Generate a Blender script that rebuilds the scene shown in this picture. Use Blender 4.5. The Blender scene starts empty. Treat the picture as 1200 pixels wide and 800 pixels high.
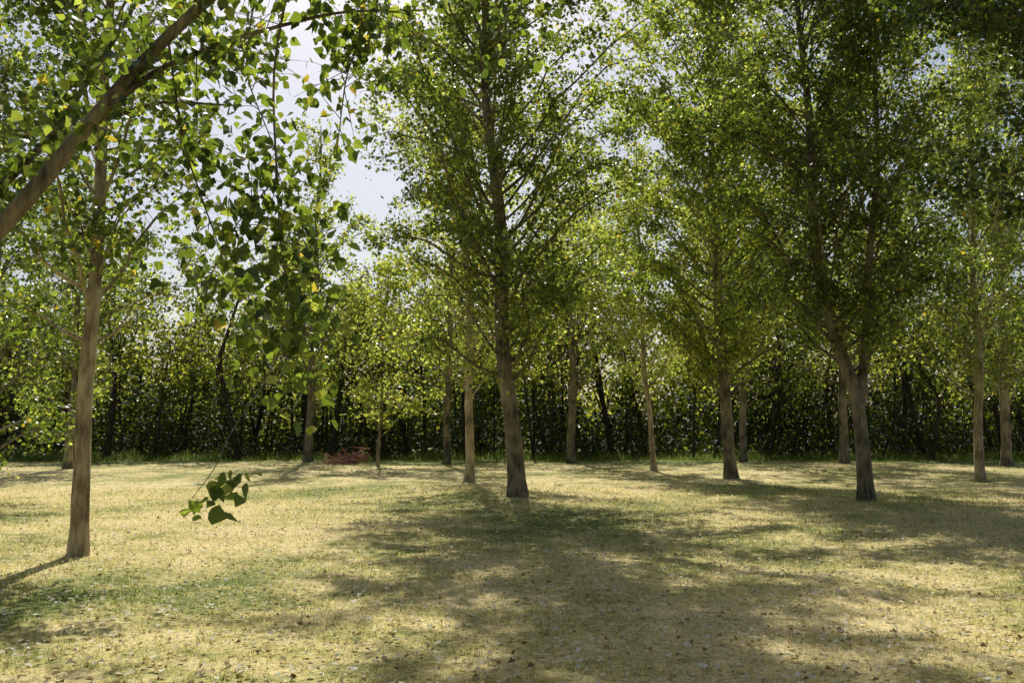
import bpy, math, numpy as np
from mathutils import Vector
scene=bpy.context.scene
rng=np.random.default_rng(11)
SUN_AZ=-7.0; SUN_EL=46.0

# ---------------------------------------------------------------- mesh helpers
def make_mesh(name,V,F,mat,parent=None,attrs=None,smooth=False):
    me=bpy.data.meshes.new(name)
    V=np.asarray(V,dtype=np.float32)
    me.vertices.add(len(V)); me.vertices.foreach_set('co',V.ravel())
    loops=np.concatenate([f.ravel() for f in F]).astype(np.int32)
    tot=np.concatenate([np.full(len(f),f.shape[1],dtype=np.int32) for f in F])
    st=np.concatenate([[0],np.cumsum(tot)[:-1]]).astype(np.int32)
    me.loops.add(len(loops)); me.loops.foreach_set('vertex_index',loops)
    me.polygons.add(len(tot)); me.polygons.foreach_set('loop_start',st); me.polygons.foreach_set('loop_total',tot)
    me.polygons.foreach_set('use_smooth',np.full(len(tot),smooth,dtype=bool))
    if attrs:
        for k,a in attrs.items():
            at=me.attributes.new(k,'FLOAT','POINT'); at.data.foreach_set('value',np.asarray(a,dtype=np.float32))
    me.update(calc_edges=True); me.validate()
    me.materials.append(mat)
    ob=bpy.data.objects.new(name,me); scene.collection.objects.link(ob)
    if parent: ob.parent=parent
    return ob
def empty(name):
    e=bpy.data.objects.new(name,None); scene.collection.objects.link(e); return e
def nrm(a): return a/np.maximum(np.linalg.norm(a,axis=-1,keepdims=True),1e-9)

class Wood:
    def __init__(s): s.V=[];s.F=[];s.n=0
    def tube(s,P,R,sides=6,rough=0.0,rg=None):
        P=np.asarray(P,float);R=np.asarray(R,float)
        T=nrm(np.gradient(P,axis=0))
        ref=np.array([1,0,0.]) if abs(T[0][0])<0.8 else np.array([0,1.,0])
        A=nrm(np.cross(T,ref)); B=np.cross(T,A)
        an=np.arange(sides)*2*math.pi/sides
        ring=R[:,None]*np.ones(sides)
        if rough>0: ring=ring*(1+rough*rg.normal(size=ring.shape))
        V=P[:,None,:]+ring[:,:,None]*(np.cos(an)[None,:,None]*A[:,None,:]+np.sin(an)[None,:,None]*B[:,None,:])
        n=len(P)
        i=np.arange(n-1)[:,None]*sides; j=np.arange(sides)[None,:]; k=(j+1)%sides
        F=np.stack([i+j,i+k,i+sides+k,i+sides+j],-1).reshape(-1,4)+s.n
        s.V.append(V.reshape(-1,3)); s.F.append(F); s.n+=n*sides
    def twigs(s,A,B,r):
        A=np.asarray(A);B=np.asarray(B);D=nrm(B-A)
        ref=np.where(np.abs(D[:,2:3])<0.8,np.array([[0,0,1.]]),np.array([[1.,0,0]]))
        X=nrm(np.cross(D,ref));Y=np.cross(D,X)
        an=np.arange(3)*2*math.pi/3
        off=np.cos(an)[None,:,None]*X[:,None,:]+np.sin(an)[None,:,None]*Y[:,None,:]
        r=np.broadcast_to(r,(len(A),))[:,None,None]
        V=np.concatenate([A[:,None]+off*r,B[:,None]+off*r*0.35],1)
        b=np.arange(len(A))[:,None]*6+s.n
        q=[]
        for j in range(3):
            k=(j+1)%3; q.append(np.concatenate([b+j,b+k,b+3+k,b+3+j],1))
        s.V.append(V.reshape(-1,3)); s.F.append(np.concatenate(q)); s.n+=len(A)*6
    def build(s,name,mat,parent=None):
        return make_mesh(name,np.concatenate(s.V),[np.concatenate(s.F)],mat,parent,smooth=True)

def leaf_geo(C,D,size,rg,detail=False):
    n=len(C); D=nrm(D); up=rg.normal(size=(n,3))+np.array([0,0,.5])
    N=nrm(up-D*(up*D).sum(1,keepdims=True)); S=np.cross(N,D)
    size=size[:,None]; w=size*rg.uniform(0.85,1.1,(n,1))
    fold=size*rg.uniform(0.02,0.13,(n,1)); curl=size*rg.uniform(-0.15,0.1,(n,1))
    if not detail:
        P=np.stack([C, C+D*size*.38+S*w*.5+N*fold, C+D*size+N*curl, C+D*size*.38-S*w*.5+N*fold],1)
        b=np.arange(n)[:,None]*4
        F=[np.concatenate([np.concatenate([b,b+1,b+2],1),np.concatenate([b,b+2,b+3],1)])]
        k=4
    else:
        P=np.stack([C, C+D*size*.05+S*w*.26+N*fold*.5, C+D*size*.30+S*w*.47+N*fold, C+D*size*.62+S*w*.26+N*fold*.6,
                    C+D*size+N*curl,
                    C+D*size*.62-S*w*.26+N*fold*.6, C+D*size*.30-S*w*.47+N*fold, C+D*size*.05-S*w*.26+N*fold*.5],1)
        b=np.arange(n)[:,None]*8
        F=[np.concatenate([np.concatenate([b+0,b+1,b+2,b+3],1),np.concatenate([b+0,b+5,b+6,b+7],1)]),
           np.concatenate([np.concatenate([b+0,b+3,b+4],1),np.concatenate([b+0,b+4,b+5],1)])]
        k=8
    return P.reshape(-1,3),F,k

# ---------------------------------------------------------------- materials
def newmat(name):
    m=bpy.data.materials.new(name); m.use_nodes=True; nt=m.node_tree; nt.nodes.clear(); return m,nt
def N(nt,t,**kw):
    n=nt.nodes.new(t)
    for k,v in kw.items(): setattr(n,k,v)
    return n
def ramp(nt,stops,src):
    r=N(nt,'ShaderNodeValToRGB'); e=r.color_ramp.elements
    while len(e)<len(stops): e.new(0.5)
    for i,(p,c) in enumerate(stops): e[i].position=p; e[i].color=(*c,1)
    nt.links.new(src,r.inputs[0]); return r.outputs[0]
def leaf_mat(name,front,trans,mixf=0.5,rough=0.38,spec=.6):
    m,nt=newmat(name); L=nt.links.new
    at=N(nt,'ShaderNodeAttribute',attribute_name='rnd')
    c1=ramp(nt,front,at.outputs['Fac']); c2=ramp(nt,trans,at.outputs['Fac'])
    p=N(nt,'ShaderNodeBsdfPrincipled'); p.inputs['Roughness'].default_value=rough
    p.inputs['Specular IOR Level'].default_value=spec
    L(c1,p.inputs['Base Color'])
    t=N(nt,'ShaderNodeBsdfTranslucent'); L(c2,t.inputs[0])
    mx=N(nt,'ShaderNodeMixShader'); mx.inputs[0].default_value=mixf
    L(p.outputs[0],mx.inputs[1]);L(t.outputs[0],mx.inputs[2])
    o=N(nt,'ShaderNodeOutputMaterial');L(mx.outputs[0],o.inputs[0]); return m
M_leaf=leaf_mat('poplar_leaf',
  [(0,(.02,.045,.018)),(.55,(.04,.07,.022)),(.9,(.08,.11,.03)),(1,(.22,.20,.04))],
  [(0,(.07,.12,.015)),(.45,(.30,.42,.03)),(.72,(.85,.95,.12)),(.95,(.95,.98,.18)),(1,(.9,.7,.06))],.50,.36,.8)
M_leafbg=leaf_mat('woodland_leaf',
  [(0,(.02,.04,.012)),(.6,(.035,.06,.016)),(1,(.10,.12,.03))],
  [(0,(.05,.08,.01)),(.55,(.28,.34,.025)),(.8,(.9,.92,.10)),(1,(.95,.95,.14))],.48,.42)
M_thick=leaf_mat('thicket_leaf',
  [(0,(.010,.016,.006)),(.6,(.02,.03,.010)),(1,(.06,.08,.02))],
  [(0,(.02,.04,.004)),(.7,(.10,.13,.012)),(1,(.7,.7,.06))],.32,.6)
def bark_mat(name,dark,light,scale=1.0):
    m,nt=newmat(name);L=nt.links.new
    tc=N(nt,'ShaderNodeTexCoord'); mp=N(nt,'ShaderNodeMapping'); mp.inputs['Scale'].default_value=(22*scale,22*scale,3.5*scale)
    L(tc.outputs['Object'],mp.inputs[0])
    n=N(nt,'ShaderNodeTexNoise'); n.inputs['Scale'].default_value=1; n.inputs['Detail'].default_value=6; n.inputs['Roughness'].default_value=.65
    L(mp.outputs[0],n.inputs['Vector'])
    n2=N(nt,'ShaderNodeTexNoise'); n2.inputs['Scale'].default_value=2.2; n2.inputs['Detail'].default_value=3
    L(tc.outputs['Object'],n2.inputs['Vector'])
    ad=N(nt,'ShaderNodeMath',operation='ADD'); mu=N(nt,'ShaderNodeMath',operation='MULTIPLY');mu.inputs[1].default_value=.5
    L(n.outputs['Fac'],ad.inputs[0]);L(n2.outputs['Fac'],ad.inputs[1]);L(ad.outputs[0],mu.inputs[0])
    c=ramp(nt,[(.40,dark),(.50,tuple((np.array(dark)+np.array(light))/2)),(.60,light)],mu.outputs[0])
    p=N(nt,'ShaderNodeBsdfPrincipled');p.inputs['Roughness'].default_value=.9
    b=N(nt,'ShaderNodeBump');b.inputs['Strength'].default_value=.9;b.inputs['Distance'].default_value=.04
    L(n.outputs['Fac'],b.inputs['Height']);L(b.outputs[0],p.inputs['Normal']);L(c,p.inputs['Base Color'])
    o=N(nt,'ShaderNodeOutputMaterial');L(p.outputs[0],o.inputs[0]);return m
M_bark=bark_mat('poplar_bark',(.06,.05,.034),(.36,.30,.21))
M_barkl=bark_mat('pale_bark',(.18,.14,.09),(.62,.52,.36))
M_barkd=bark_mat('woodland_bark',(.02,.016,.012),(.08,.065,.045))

# ---------------------------------------------------------------- tree growth
def grow(rg,W,base,H,r0,ctrl,cb,R,nprim,tw_per_m,lpt,elev=(14,56),tipz=0.0,low_droop=True,trunk_sides=12,min_r=.009,twl=(.3,.9),spread=.10):
    ctrl=np.array(ctrl,float)
    zs=np.linspace(0,H,int(H/0.35)+2)
    def axis(z): return np.stack([base[0]+np.interp(z,ctrl[:,0],ctrl[:,1]),base[1]+np.interp(z,ctrl[:,0],ctrl[:,2]),base[2]+z],-1)
    P=axis(zs)
    for _ in range(2): P[1:-1,:2]=(P[:-2,:2]+2*P[1:-1,:2]+P[2:,:2])/4
    P[:,:2]+=np.stack([np.sin(zs*1.3+rg.uniform(0,6)),np.cos(zs*1.1+rg.uniform(0,6))],-1)*0.04*np.minimum(1,zs/2)[:,None]
    rr=r0*(1-zs/H)**0.8*0.85+0.012; rr+=r0*0.45*np.exp(-zs/0.22)
    P[0,2]-=.15
    W.tube(P,rr,trunk_sides,.035,rg)
    A=[];D=[];Ls=[];K=[]
    for i in range(nprim):
        u=(i+rg.uniform(0,1))/nprim
        z=cb+(H-cb)*0.97*u**0.95
        o=axis(np.array([z]))[0]
        az=i*2.399+rg.normal()*.6
        prof=(0.7+0.3*min(1,u/0.2))*(1-max(0,(u-.35)/.65)**1.5*0.75)
        L=R*prof*rg.uniform(.4,1.3)
        el=math.radians(rg.uniform(*elev))
        n=8; t=np.linspace(0,1,n)
        el_t=el+np.where(low_droop and u<.3,.45*np.sin(t*3.0)-1.4*t**2.2,.2-.75*t**2)
        stp=np.stack([np.cos(el_t)*math.cos(az),np.cos(el_t)*math.sin(az),np.sin(el_t)],-1)*(L/math.cos(el)*0.9/(n-1))
        Q=o+np.concatenate([[[0,0,0]],np.cumsum(stp[:-1],0)])+rg.normal(size=(n,3))*0.09*t[:,None]
        rb=max(.009,np.interp(z,zs,rr)*.28*min(1,L/R+.2))
        W.tube(Q,rb*(1-t)**.8+min_r*.5,5)
        seg=np.linalg.norm(np.diff(Q,axis=0),axis=1).sum()
        nt_=max(3,int(seg*tw_per_m))
        tt=rg.uniform(.1,1.05,nt_)**.8
        S=np.stack([np.interp(tt,t,Q[:,k]) for k in range(3)],-1)
        main=nrm(Q[-1]-Q[0])
        d=nrm(main*.5+rg.normal(size=(nt_,3))*.75+np.array([0,0,tipz]))
        A.append(S);D.append(d);Ls.append(rg.uniform(twl[0],twl[1],nt_)*(1.15-.5*tt));K.append(np.full(nt_,lpt*rg.uniform(.1,1.7)))
    A=np.concatenate(A);D=np.concatenate(D);Ls=np.concatenate(Ls)[:,None];K=np.concatenate(K)
    W.twigs(A,A+D*Ls,min_r*.6)
    return twig_leaves(rg,A,D,Ls,K,spread)
def twig_leaves(rg,A,D,Ls,lpt,spread=.07):
    k=rg.poisson(lpt,len(A)); idx=np.repeat(np.arange(len(A)),k)
    t=rg.uniform(.1,1.05,(len(idx),1))
    C=A[idx]+D[idx]*Ls[idx]*t+rg.normal(size=(len(idx),3))*spread
    LD=D[idx]*.3+rg.normal(size=(len(idx),3))*.6+np.array([0,0,-.25])
    return C,LD
def add_foliage(name,C,LD,rg,size,mat,parent,detail=False,bias=0.0):
    s=size*rg.uniform(.6,1.2,len(C))
    V,F,k=leaf_geo(C,LD,s,rg,detail)
    r=np.clip(rg.beta(2,2.6,len(C))+bias,0,.93)
    y=rg.random(len(C))<.02; r[y]=1
    return make_mesh(name,V,F,mat,parent,{'rnd':np.repeat(r,k)})
def poplar(base,H,r0,ctrl,cb,R,nprim,tw,lpt,seed,leaf=.095,mat=None,extra=None,bias=0,**kw):
    rg=np.random.default_rng(seed); e=empty('poplar_tree'); W=Wood()
    C,LD=grow(rg,W,base,H,r0,ctrl,cb,R,nprim,tw,lpt,**kw)
    if extra:
        for ex in extra:
            c,l=grow(rg,W,**ex); C=np.concatenate([C,c]);LD=np.concatenate([LD,l])
    W.build('trunk_and_limbs',mat or M_bark,e)
    add_foliage('foliage',C,LD,rg,leaf,M_leaf,e,bias=bias)
    return len(C)

# ---------------------------------------------------------------- terrain
def hgt(x,y):
    near=np.exp(-((x/60)**2+((y-20)/60)**2))
    return near*(.05*np.sin(x*.31+1.3)*np.cos(y*.27)+.025*np.sin(x*.9+y*.7)+.012*np.sin(x*2.3-y*1.9+.5))
def green(x,y):
    g=(np.sin(x*.55+.8)*np.cos(y*.43-.3)+.6*np.sin(x*1.3-y*.9+2)+.5*np.sin(x*2.9+y*2.3)*np.cos(y*1.7-x)+.25*np.sin(x*6.1+1)*np.sin(y*5.3))
    g=.41+.19*g
    g+=.2*np.exp(-(((x+2.8)/1.3)**2+((y-8.9)/.8)**2))+.2*np.exp(-(((x+1.5)/2)**2+((y-18)/2)**2))
    g+=.5*np.clip((y-35)/5,0,1)
    return np.clip(g,0,1)
xs=np.concatenate([[-1500,-700,-300,-120,-60],np.arange(-36,36.01,.25),[60,120,300,700,1500]])
ys=np.concatenate([[-600,-200,-60,-20],np.arange(-6,50.01,.25),[60,80,120,300,700,1800]])
X,Y=np.meshgrid(xs,ys); nx=len(xs);ny=len(ys)
V=np.stack([X,Y,hgt(X,Y)],-1).reshape(-1,3)
i=np.arange(ny-1)[:,None]*nx+np.arange(nx-1)[None,:]
F=np.stack([i,i+1,i+nx+1,i+nx],-1).reshape(-1,4)
m,nt=newmat('dry_grass_ground');L=nt.links.new
tc=N(nt,'ShaderNodeTexCoord'); at=N(nt,'ShaderNodeAttribute',attribute_name='grn')
def noise(scale,detail=5,rough=.6):
    n=N(nt,'ShaderNodeTexNoise');n.inputs['Scale'].default_value=scale;n.inputs['Detail'].default_value=detail;n.inputs['Roughness'].default_value=rough
    L(tc.outputs['Object'],n.inputs['Vector']);return n.outputs['Fac']
nb=noise(1.3);nf=noise(22,6,.8);nf2=noise(7,4,.7)
def mth(op,a,b):
    n=N(nt,'ShaderNodeMath',operation=op)
    for k,v in enumerate((a,b)):
        if isinstance(v,(int,float)): n.inputs[k].default_value=v
        else: L(v,n.inputs[k])
    return n.outputs[0]
g=mth('ADD',at.outputs['Fac'],mth('MULTIPLY',mth('SUBTRACT',nb,.5),1.5))
g=mth('ADD',g,mth('MULTIPLY',mth('SUBTRACT',nf2,.5),1.1))
cg=ramp(nt,[(.20,(.70,.59,.31)),(.46,(.51,.45,.18)),(.82,(.16,.20,.05))],g)
cf=ramp(nt,[(.34,(.18,.15,.11)),(.46,(.82,.80,.75)),(.60,(1.3,1.27,1.2))],nf)
mx=N(nt,'ShaderNodeMix',data_type='RGBA',blend_type='MULTIPLY');mx.inputs[0].default_value=1
L(cg,mx.inputs[6]);L(cf,mx.inputs[7])
p=N(nt,'ShaderNodeBsdfPrincipled');p.inputs['Roughness'].default_value=.95;p.inputs['Specular IOR Level'].default_value=.2
bp=N(nt,'ShaderNodeBump');bp.inputs['Strength'].default_value=.5;bp.inputs['Distance'].default_value=.03
L(mth('ADD',nf,nf2),bp.inputs['Height']);L(bp.outputs[0],p.inputs['Normal']);L(mx.outputs[2],p.inputs['Base Color'])
o=N(nt,'ShaderNodeOutputMaterial');L(p.outputs[0],o.inputs[0])
make_mesh('ground',V,[F],m,attrs={'grn':green(V[:,0],V[:,1])},smooth=True)

def card_mat(name,stops,trans=.3):
    m,nt=newmat(name);at=N(nt,'ShaderNodeAttribute',attribute_name='rnd');c=ramp(nt,stops,at.outputs['Fac'])
    d=N(nt,'ShaderNodeBsdfDiffuse');t=N(nt,'ShaderNodeBsdfTranslucent');mx=N(nt,'ShaderNodeMixShader');mx.inputs[0].default_value=trans
    nt.links.new(c,d.inputs[0]);nt.links.new(c,t.inputs[0]);nt.links.new(d.outputs[0],mx.inputs[1]);nt.links.new(t.outputs[0],mx.inputs[2])
    o=N(nt,'ShaderNodeOutputMaterial');nt.links.new(mx.outputs[0],o.inputs[0]);return m
M_grass=card_mat('grass_blades',[(0,(.88,.77,.42)),(.4,(.66,.60,.25)),(.7,(.30,.37,.08)),(1,(.11,.18,.03))],.6)
def blades(name,x,y,h,w,rg,lean=.6,gr=None):
    n=len(x);z=hgt(x,y);a=rg.uniform(0,2*math.pi,n)
    B=np.stack([x,y,z-.005],-1);S=np.stack([np.cos(a),np.sin(a),0*a],-1)*w[:,None]
    b=rg.uniform(0,2*math.pi,n);T=B+np.stack([np.cos(b)*lean*h*rg.random(n),np.sin(b)*lean*h*rg.random(n),h],-1)
    V=np.stack([B-S,B+S,T],1).reshape(-1,3);F=np.arange(3*n).reshape(-1,3)
    g=green(x,y) if gr is None else gr
    r=np.clip(g*.95+rg.normal(size=n)*.22,0,1)
    make_mesh(name,V,[F],M_grass,attrs={'rnd':np.repeat(r,3)})
n=280000; d=3.5+ 20*rng.random(n)**1.35; x=rng.uniform(-.72,.72,n)*(d+2)
cl=(np.sin(x*7+np.sin(d*5)*2)*np.sin(d*8+np.cos(x*6)*2))
k=rng.random(n)<.5+.5*cl; x=x[k];d=d[k];n=len(x)
blades('grass',x,d,rng.uniform(.015,.06,n)*(1+d*.02),.0024*(1+d*.12),rng,1.1)
n=36000; x=rng.uniform(-34,34,n); y=rng.normal(41.3,1.3,n)
blades('rough_grass',x,y,rng.uniform(.1,.5,n)*np.clip((y-38)/4,.15,1.1)*(.6+.5*np.sin(x*1.3+np.sin(x*.4)*3)**2),np.full(n,.012),rng,.6,gr=np.full(n,.95))

M_lit=card_mat('fallen_leaves',[(0,(.18,.11,.05)),(.25,(.40,.30,.15)),(.5,(.78,.70,.48)),(1,(.93,.90,.80))],.25)
n=46000; d=3.5+34*rng.random(n)**1.2; x=rng.uniform(-.85,.85,n)*(d+2.5)
C=np.stack([x,d,hgt(x,d)+rng.uniform(.02,.05,n)],-1)
a=rng.uniform(0,6.28,n);D=nrm(np.stack([np.cos(a),np.sin(a),rng.normal(size=n)*.25],-1))
up=nrm(np.stack([rng.normal(size=n)*.35,rng.normal(size=n)*.35+.1,np.ones(n)],-1));S=nrm(np.cross(D,up));s=rng.uniform(.02,.06,n)[:,None]
lift=np.array([0,0,1.])*s*rng.uniform(0,.35,(n,1))
P=np.stack([C,C+D*s*.4+S*s*.45+lift,C+D*s,C+D*s*.4-S*s*.45+lift],1).reshape(-1,3)
b=np.arange(n)[:,None]*4
make_mesh('fallen_leaves',P,[np.concatenate([np.concatenate([b,b+1,b+2],1),np.concatenate([b,b+2,b+3],1)])],M_lit,attrs={'rnd':np.repeat(rng.beta(1.2,1.1,n),4)})

# ---------------------------------------------------------------- plantation poplars
def gz(x,y): return float(hgt(np.array(x,float),np.array(y,float)))
tot=0
def B(x,y): return (x,y,gz(x,y))
tot+=poplar(B(-5.27,11.58),11,.11,[(0,0,0),(3,.05,0),(11,.1,.3)],2.4,2.4,56,7,16,1,mat=M_barkl,leaf=.09,bias=-.1)
tot+=poplar(B(-1.15,25.5),13,.13,[(0,0,0),(3,.02,0),(12.5,-.4,0)],2.2,3.2,72,7,16,2,mat=M_barkl,bias=.22)
tot+=poplar(B(.125,19.85),15.5,.20,[(0,0,0),(3,-.28,0),(6,-.42,.1),(9,-.7,0),(15,-.9,.2)],2.3,4.1,125,8,19,3,bias=.0)
tot+=poplar(B(4.7,31.3),11,.10,[(0,0,0),(3,-.25,0),(11,-.5,0)],2.2,3.0,60,7,16,4,mat=M_barkl,bias=.3)
tot+=poplar(B(6.35,27.4),16,.20,[(0,0,0),(3,-.2,0),(15,-.5,0)],2.2,4.2,128,8,17,5,leaf=.11,bias=.2)
b6=B(7.25,19.4)
tot+=poplar(b6,14,.165,[(0,0,0),(1,-.03,0),(2.2,-.1,0),(3.3,-.55,.1),(5,-.8,.2),(13,-1.2,0)],2.5,3.4,95,8,18,6,bias=-.04,
  extra=[dict(base=(b6[0]-.08,b6[1],b6[2]+2.1),H=11,r0=.10,ctrl=[(0,0,0),(1.5,.25,.1),(4,.5,.2),(10,.9,.3)],cb=.9,R=3.1,nprim=64,tw_per_m=8,lpt=17)])
tot+=poplar(B(13.15,26.6),14,.14,[(0,0,0),(13,.2,0)],2.1,3.4,85,8,16,7,mat=M_barkl,bias=.05)
for (x,y,H,r,R,cb,npm,sd,bi) in [(-8.3,38.5,14,.2,2.8,2.6,50,21,.2),(-2.6,37.5,15,.16,3.0,2.2,58,22,.25),(2.4,38.5,13,.2,3.2,2.4,55,23,.3),
        (13.0,37,18,.2,3.8,2.2,80,24,.1),(18.3,35,17,.2,3.8,2.0,75,25,0),(9.3,38,18,.16,3.8,2.1,80,26,.2),(-15.5,33,11,.15,2.8,1.8,55,27,0),(-4.9,34.5,7.5,.06,2.1,.9,40,28,.3)]:
    tot+=poplar(B(x,y),H,r,[(0,0,0),(H,.3,0)],cb,R,npm,5.5,11,sd,leaf=.14,twl=(.4,1.1),bias=bi)
tot+=poplar(B(9.2,12.8),13,.18,[(0,0,0),(3,-.3,0),(13,-.6,0)],3.2,4.1,120,8,19,31,bias=-.2)
tot+=poplar(B(-11.4,19.5),10,.14,[(0,0,0),(8.5,.2,0)],.7,3.0,85,7,16,32,bias=-.15)
# plantation carried on unseen beside and behind the viewpoint, added to block sky light
for (x,y,sd) in [(-10,-5,41),(-3,-6.5,42),(4,-5.5,43),(11,-4,44),(-13,4,45),(15,4.5,46),(-7,-13,47),(1,-14,48),(9,-13,49),(17,-12,50),(-15,-12,51)]:
    tot+=poplar(B(x,y),16,.2,[(0,0,0),(14,.3,0)],1.8,4.4,64,4,12,sd,leaf=.28,twl=(.4,1.1),bias=-.3)
print('leaves',tot)

# ---------------------------------------------------------------- foreground overhanging tree
rg=np.random.default_rng(77)
e=empty('overhanging_poplar_tree'); W=Wood()
def spl(P,n=24):
    P=np.array(P,float);t=np.linspace(0,len(P)-1,n);k=np.arange(len(P))
    Q=np.stack([np.interp(t,k,P[:,j]) for j in range(3)],-1)
    for _ in range(3): Q[1:-1]=(Q[:-2]+2*Q[1:-1]+Q[2:])/4
    return Q
CA=[];CL=[]
def limb(P,r0,r1,tw,lpt,t0=.2,twl=(.2,.5),droop=-.35,sides=8,spread=.07):
    Q=spl(P);t=np.linspace(0,1,len(Q));W.tube(Q,r0+(r1-r0)*t**.8,sides,.03,rg)
    if tw:
        tt=rg.uniform(t0,1,tw);S=np.stack([np.interp(tt,t,Q[:,k]) for k in range(3)],-1)
        d=nrm(rg.normal(size=(tw,3))+np.array([0,0,droop]));l=rg.uniform(*twl,(tw,1))
        W.twigs(S,S+d*l,.0035);c,q=twig_leaves(rg,S,d,l,lpt,spread);q[:,2]-=.35;CA.append(c);CL.append(q)
limb([(-3.7,4.5,-.1),(-3.6,4.55,.9),(-3.2,4.6,1.9),(-2.6,4.7,2.55),(-2.22,4.8,3.15),(-1.9,5,3.75),(-1.2,5.2,4.5),(-.4,5.4,4.9),(.5,5.5,5.0)],.075,.012,70,8,.45,sides=12)
limb([(-2.22,4.8,3.15),(-1.95,4.95,3.5),(-1.55,5.1,3.75),(-1.0,5.2,3.95),(-.5,5.3,4.0)],.022,.005,34,7,.3)
limb([(-3.6,4.55,1.2),(-3.3,5.2,2.5),(-2.9,5.8,3.4),(-2.6,6.2,4.4)],.045,.012,80,10,.3)
limb([(-2.9,5.8,3.4),(-2.3,6.0,3.7),(-1.8,6.1,3.7)],.02,.006,26,8,.2)
# hanging branches
limb([(-1.2,5.2,4.5),(-1.35,5.1,3.6),(-1.25,4.9,2.9),(-1.2,4.8,2.5),(-1.1,4.7,2.1),(-1.0,4.7,1.75)],.009,.002,64,9,.35,(.12,.45),spread=.11)
limb([(-1.25,4.9,2.9),(-1.45,4.8,2.6),(-1.6,4.8,2.25)],.005,.002,20,7,.2,(.12,.35))
limb([(-1.1,4.7,2.1),(-1.15,4.4,1.8),(-1.2,4.0,1.55),(-1.19,3.8,1.42),(-1.27,3.76,1.30)],.004,.0015,0,0)
limb([(-1.9,5,3.75),(-1.9,5.3,3.2),(-1.75,5.3,2.8),(-1.6,5.3,2.4)],.008,.003,24,7,.3,(.12,.3))
limb([(-.4,5.4,4.9),(-.8,5.5,4.2),(-1.0,5.5,3.7),(-1.05,5.5,3.2)],.009,.003,38,8,.3,(.15,.4))
limb([(-1.2,5.2,4.5),(-1.6,5.6,4.2),(-1.7,5.8,3.8),(-1.5,5.9,3.3)],.009,.003,28,8,.3,(.15,.4))
limb([(.5,5.5,5.0),(.3,5.9,4.6),(-.1,6.1,4.2)],.008,.003,34,8,.2,(.15,.4))
C=np.concatenate(CA);LD=np.concatenate(CL)
n=30;tq=rg.random((n,1));c=np.array([-1.10,3.85,1.40])*(1-tq)+np.array([-1.26,3.75,1.27])*tq+rg.normal(size=(n,3))*np.array([.045,.07,.035]);C=np.concatenate([C,c]);LD=np.concatenate([LD,rg.normal(size=(n,3))*.5+[-.1,0,-.5]])
W.build('trunk_and_limbs',M_bark,e)
add_foliage('foliage',C,LD,rg,.072,M_leaf,e,detail=True,bias=-.12)

# ---------------------------------------------------------------- woodland edge behind
rg=np.random.default_rng(5);e=empty('distant_woodland');W=Wood();Cs=[];Ls=[]
for row,(y0,dy,nn,Hm,lpt) in enumerate([(43,2.6,34,7.5,10),(47,2.6,34,10,10),(54,3,34,13,11)]):
    for i in range(nn):
        x=-36+72*(i+rg.uniform(-.8,1.8))/nn; y=y0+rg.normal()*dy*.5
        H=Hm*rg.uniform(.6,1.35)*(1.0 if x>-4 else .88)
        c,l=grow(rg,W,(x,y,-.02),H,rg.uniform(.04,.2),[(0,0,0),(H*.5,rg.normal()*.6,0),(H,rg.normal()*.8,0)],rg.uniform(.8,3.0),2.0+H*.07,26,3.2,lpt,trunk_sides=6,twl=(.5,1.1),spread=.2)
        Cs.append(c);Ls.append(l)
n=170;x=rg.uniform(-34,34,n);x+=np.sin(x*1.7)*1.2;y=rg.uniform(41.0,50,n);A=np.stack([x,y,0*x-.05],-1)
Bt=A+np.stack([rg.normal(size=n)*.8,rg.normal(size=n)*.3,rg.uniform(2.5,5,n)],-1);W.twigs(A,Bt,rg.uniform(.03,.08,n))
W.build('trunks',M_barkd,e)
C=np.concatenate(Cs);LD=np.concatenate(Ls)
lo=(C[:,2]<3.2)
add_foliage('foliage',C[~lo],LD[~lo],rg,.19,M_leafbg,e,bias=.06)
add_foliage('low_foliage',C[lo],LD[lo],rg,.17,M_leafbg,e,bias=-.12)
def clumps(name,nc,yr,zf,kr,sg,size,mat,bias=0):
    cx=rg.uniform(-42,42,nc);cy=rg.uniform(*yr,nc)
    top=zf*(.55+.3*np.sin(cx*.9+1)+.3*np.sin(cx*.37+2)+.2*np.sin(cx*2.3));top=np.clip(top,.15*zf,zf*1.3)
    cz=rg.random(nc)*top;k=rg.integers(*kr,nc)
    idx=np.repeat(np.arange(nc),k)
    C=np.stack([cx[idx],cy[idx],cz[idx]],-1)+rg.normal(size=(len(idx),3))*np.array(sg);C[:,2]=np.abs(C[:,2])
    add_foliage(name,C,rg.normal(size=(len(C),3)),rg,size,mat,e,bias=bias)
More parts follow.
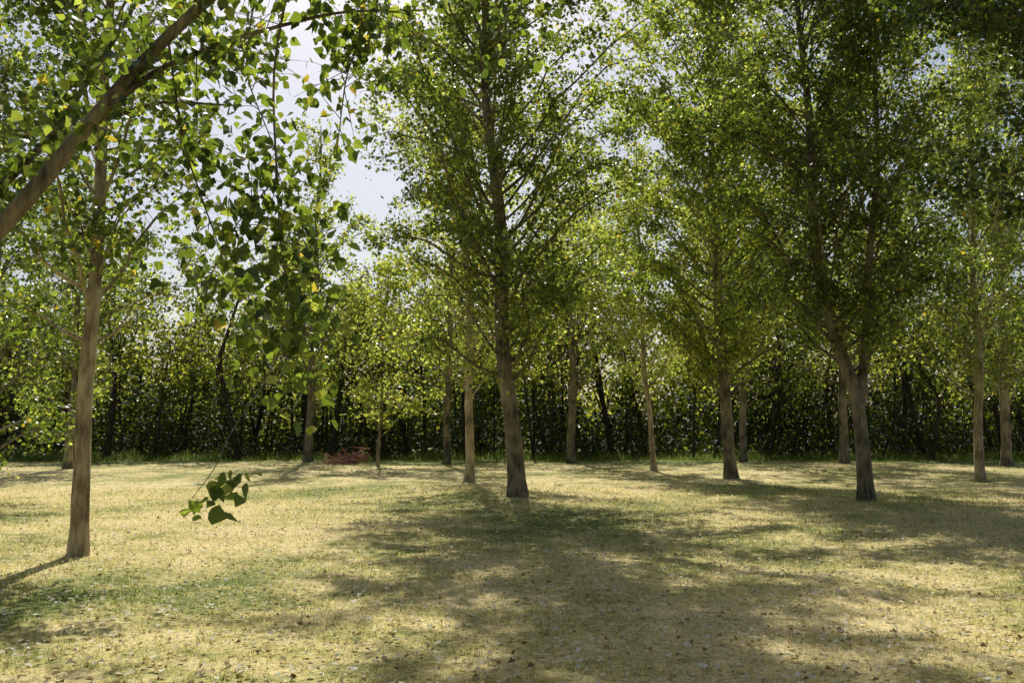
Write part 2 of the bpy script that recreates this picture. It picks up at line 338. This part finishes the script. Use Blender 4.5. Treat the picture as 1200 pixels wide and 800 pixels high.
clumps('undergrowth',360,(41.4,45.5),2.4,(50,140),(.5,.5,.4),.14,M_thick,.0)
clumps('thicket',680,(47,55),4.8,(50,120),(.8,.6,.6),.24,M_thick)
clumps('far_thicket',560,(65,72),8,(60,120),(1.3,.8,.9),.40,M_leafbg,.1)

# ---------------------------------------------------------------- brush pile
rg=np.random.default_rng(9);W=Wood();n=60
c=np.array([-6.3,36.0,0]);a=rg.uniform(0,math.pi,n);l=rg.uniform(.4,1.1,n)
mid=c+np.stack([rg.normal(size=n)*.38,rg.normal(size=n)*.25,np.abs(rg.normal(size=n))*.2+.06],-1)
d=nrm(np.stack([np.cos(a),np.sin(a)*.6,rg.normal(size=n)*.45],-1))
W.twigs(mid-d*l[:,None]*.5,mid+d*l[:,None]*.5,rg.uniform(.015,.04,n))
W.build('brush_pile',bark_mat('dead_wood',(.34,.12,.08),(.8,.42,.34)))

# ---------------------------------------------------------------- light
w=bpy.data.worlds.new('World');scene.world=w;w.use_nodes=True;nt=w.node_tree
bg=nt.nodes['Background'];sk=nt.nodes.new('ShaderNodeTexSky');sk.sky_type='NISHITA';sk.sun_disc=False
sk.sun_elevation=math.radians(SUN_EL);sk.sun_rotation=math.radians(SUN_AZ);sk.dust_density=2.2
nt.links.new(sk.outputs[0],bg.inputs[0]);bg.inputs[1].default_value=.088
sl=bpy.data.lights.new('sun','SUN');sl.energy=5;sl.angle=math.radians(.5);sl.color=(1,.96,.87)
so=bpy.data.objects.new('sun',sl);scene.collection.objects.link(so)
a=math.radians(SUN_AZ);el=math.radians(SUN_EL)
so.rotation_euler=Vector((math.sin(a)*math.cos(el),math.cos(a)*math.cos(el),math.sin(el))).to_track_quat('Z','Y').to_euler()
cam=bpy.data.cameras.new('camera');cam.lens=33;cam.sensor_width=36;cam.clip_end=4000;cam.clip_start=.05
co=bpy.data.objects.new('camera',cam);scene.collection.objects.link(co)
co.location=(0,0,1.6);co.rotation_euler=(math.radians(90+4.94),0,0);scene.camera=co
scene.view_settings.view_transform='Standard';scene.view_settings.look='None';scene.view_settings.exposure=0
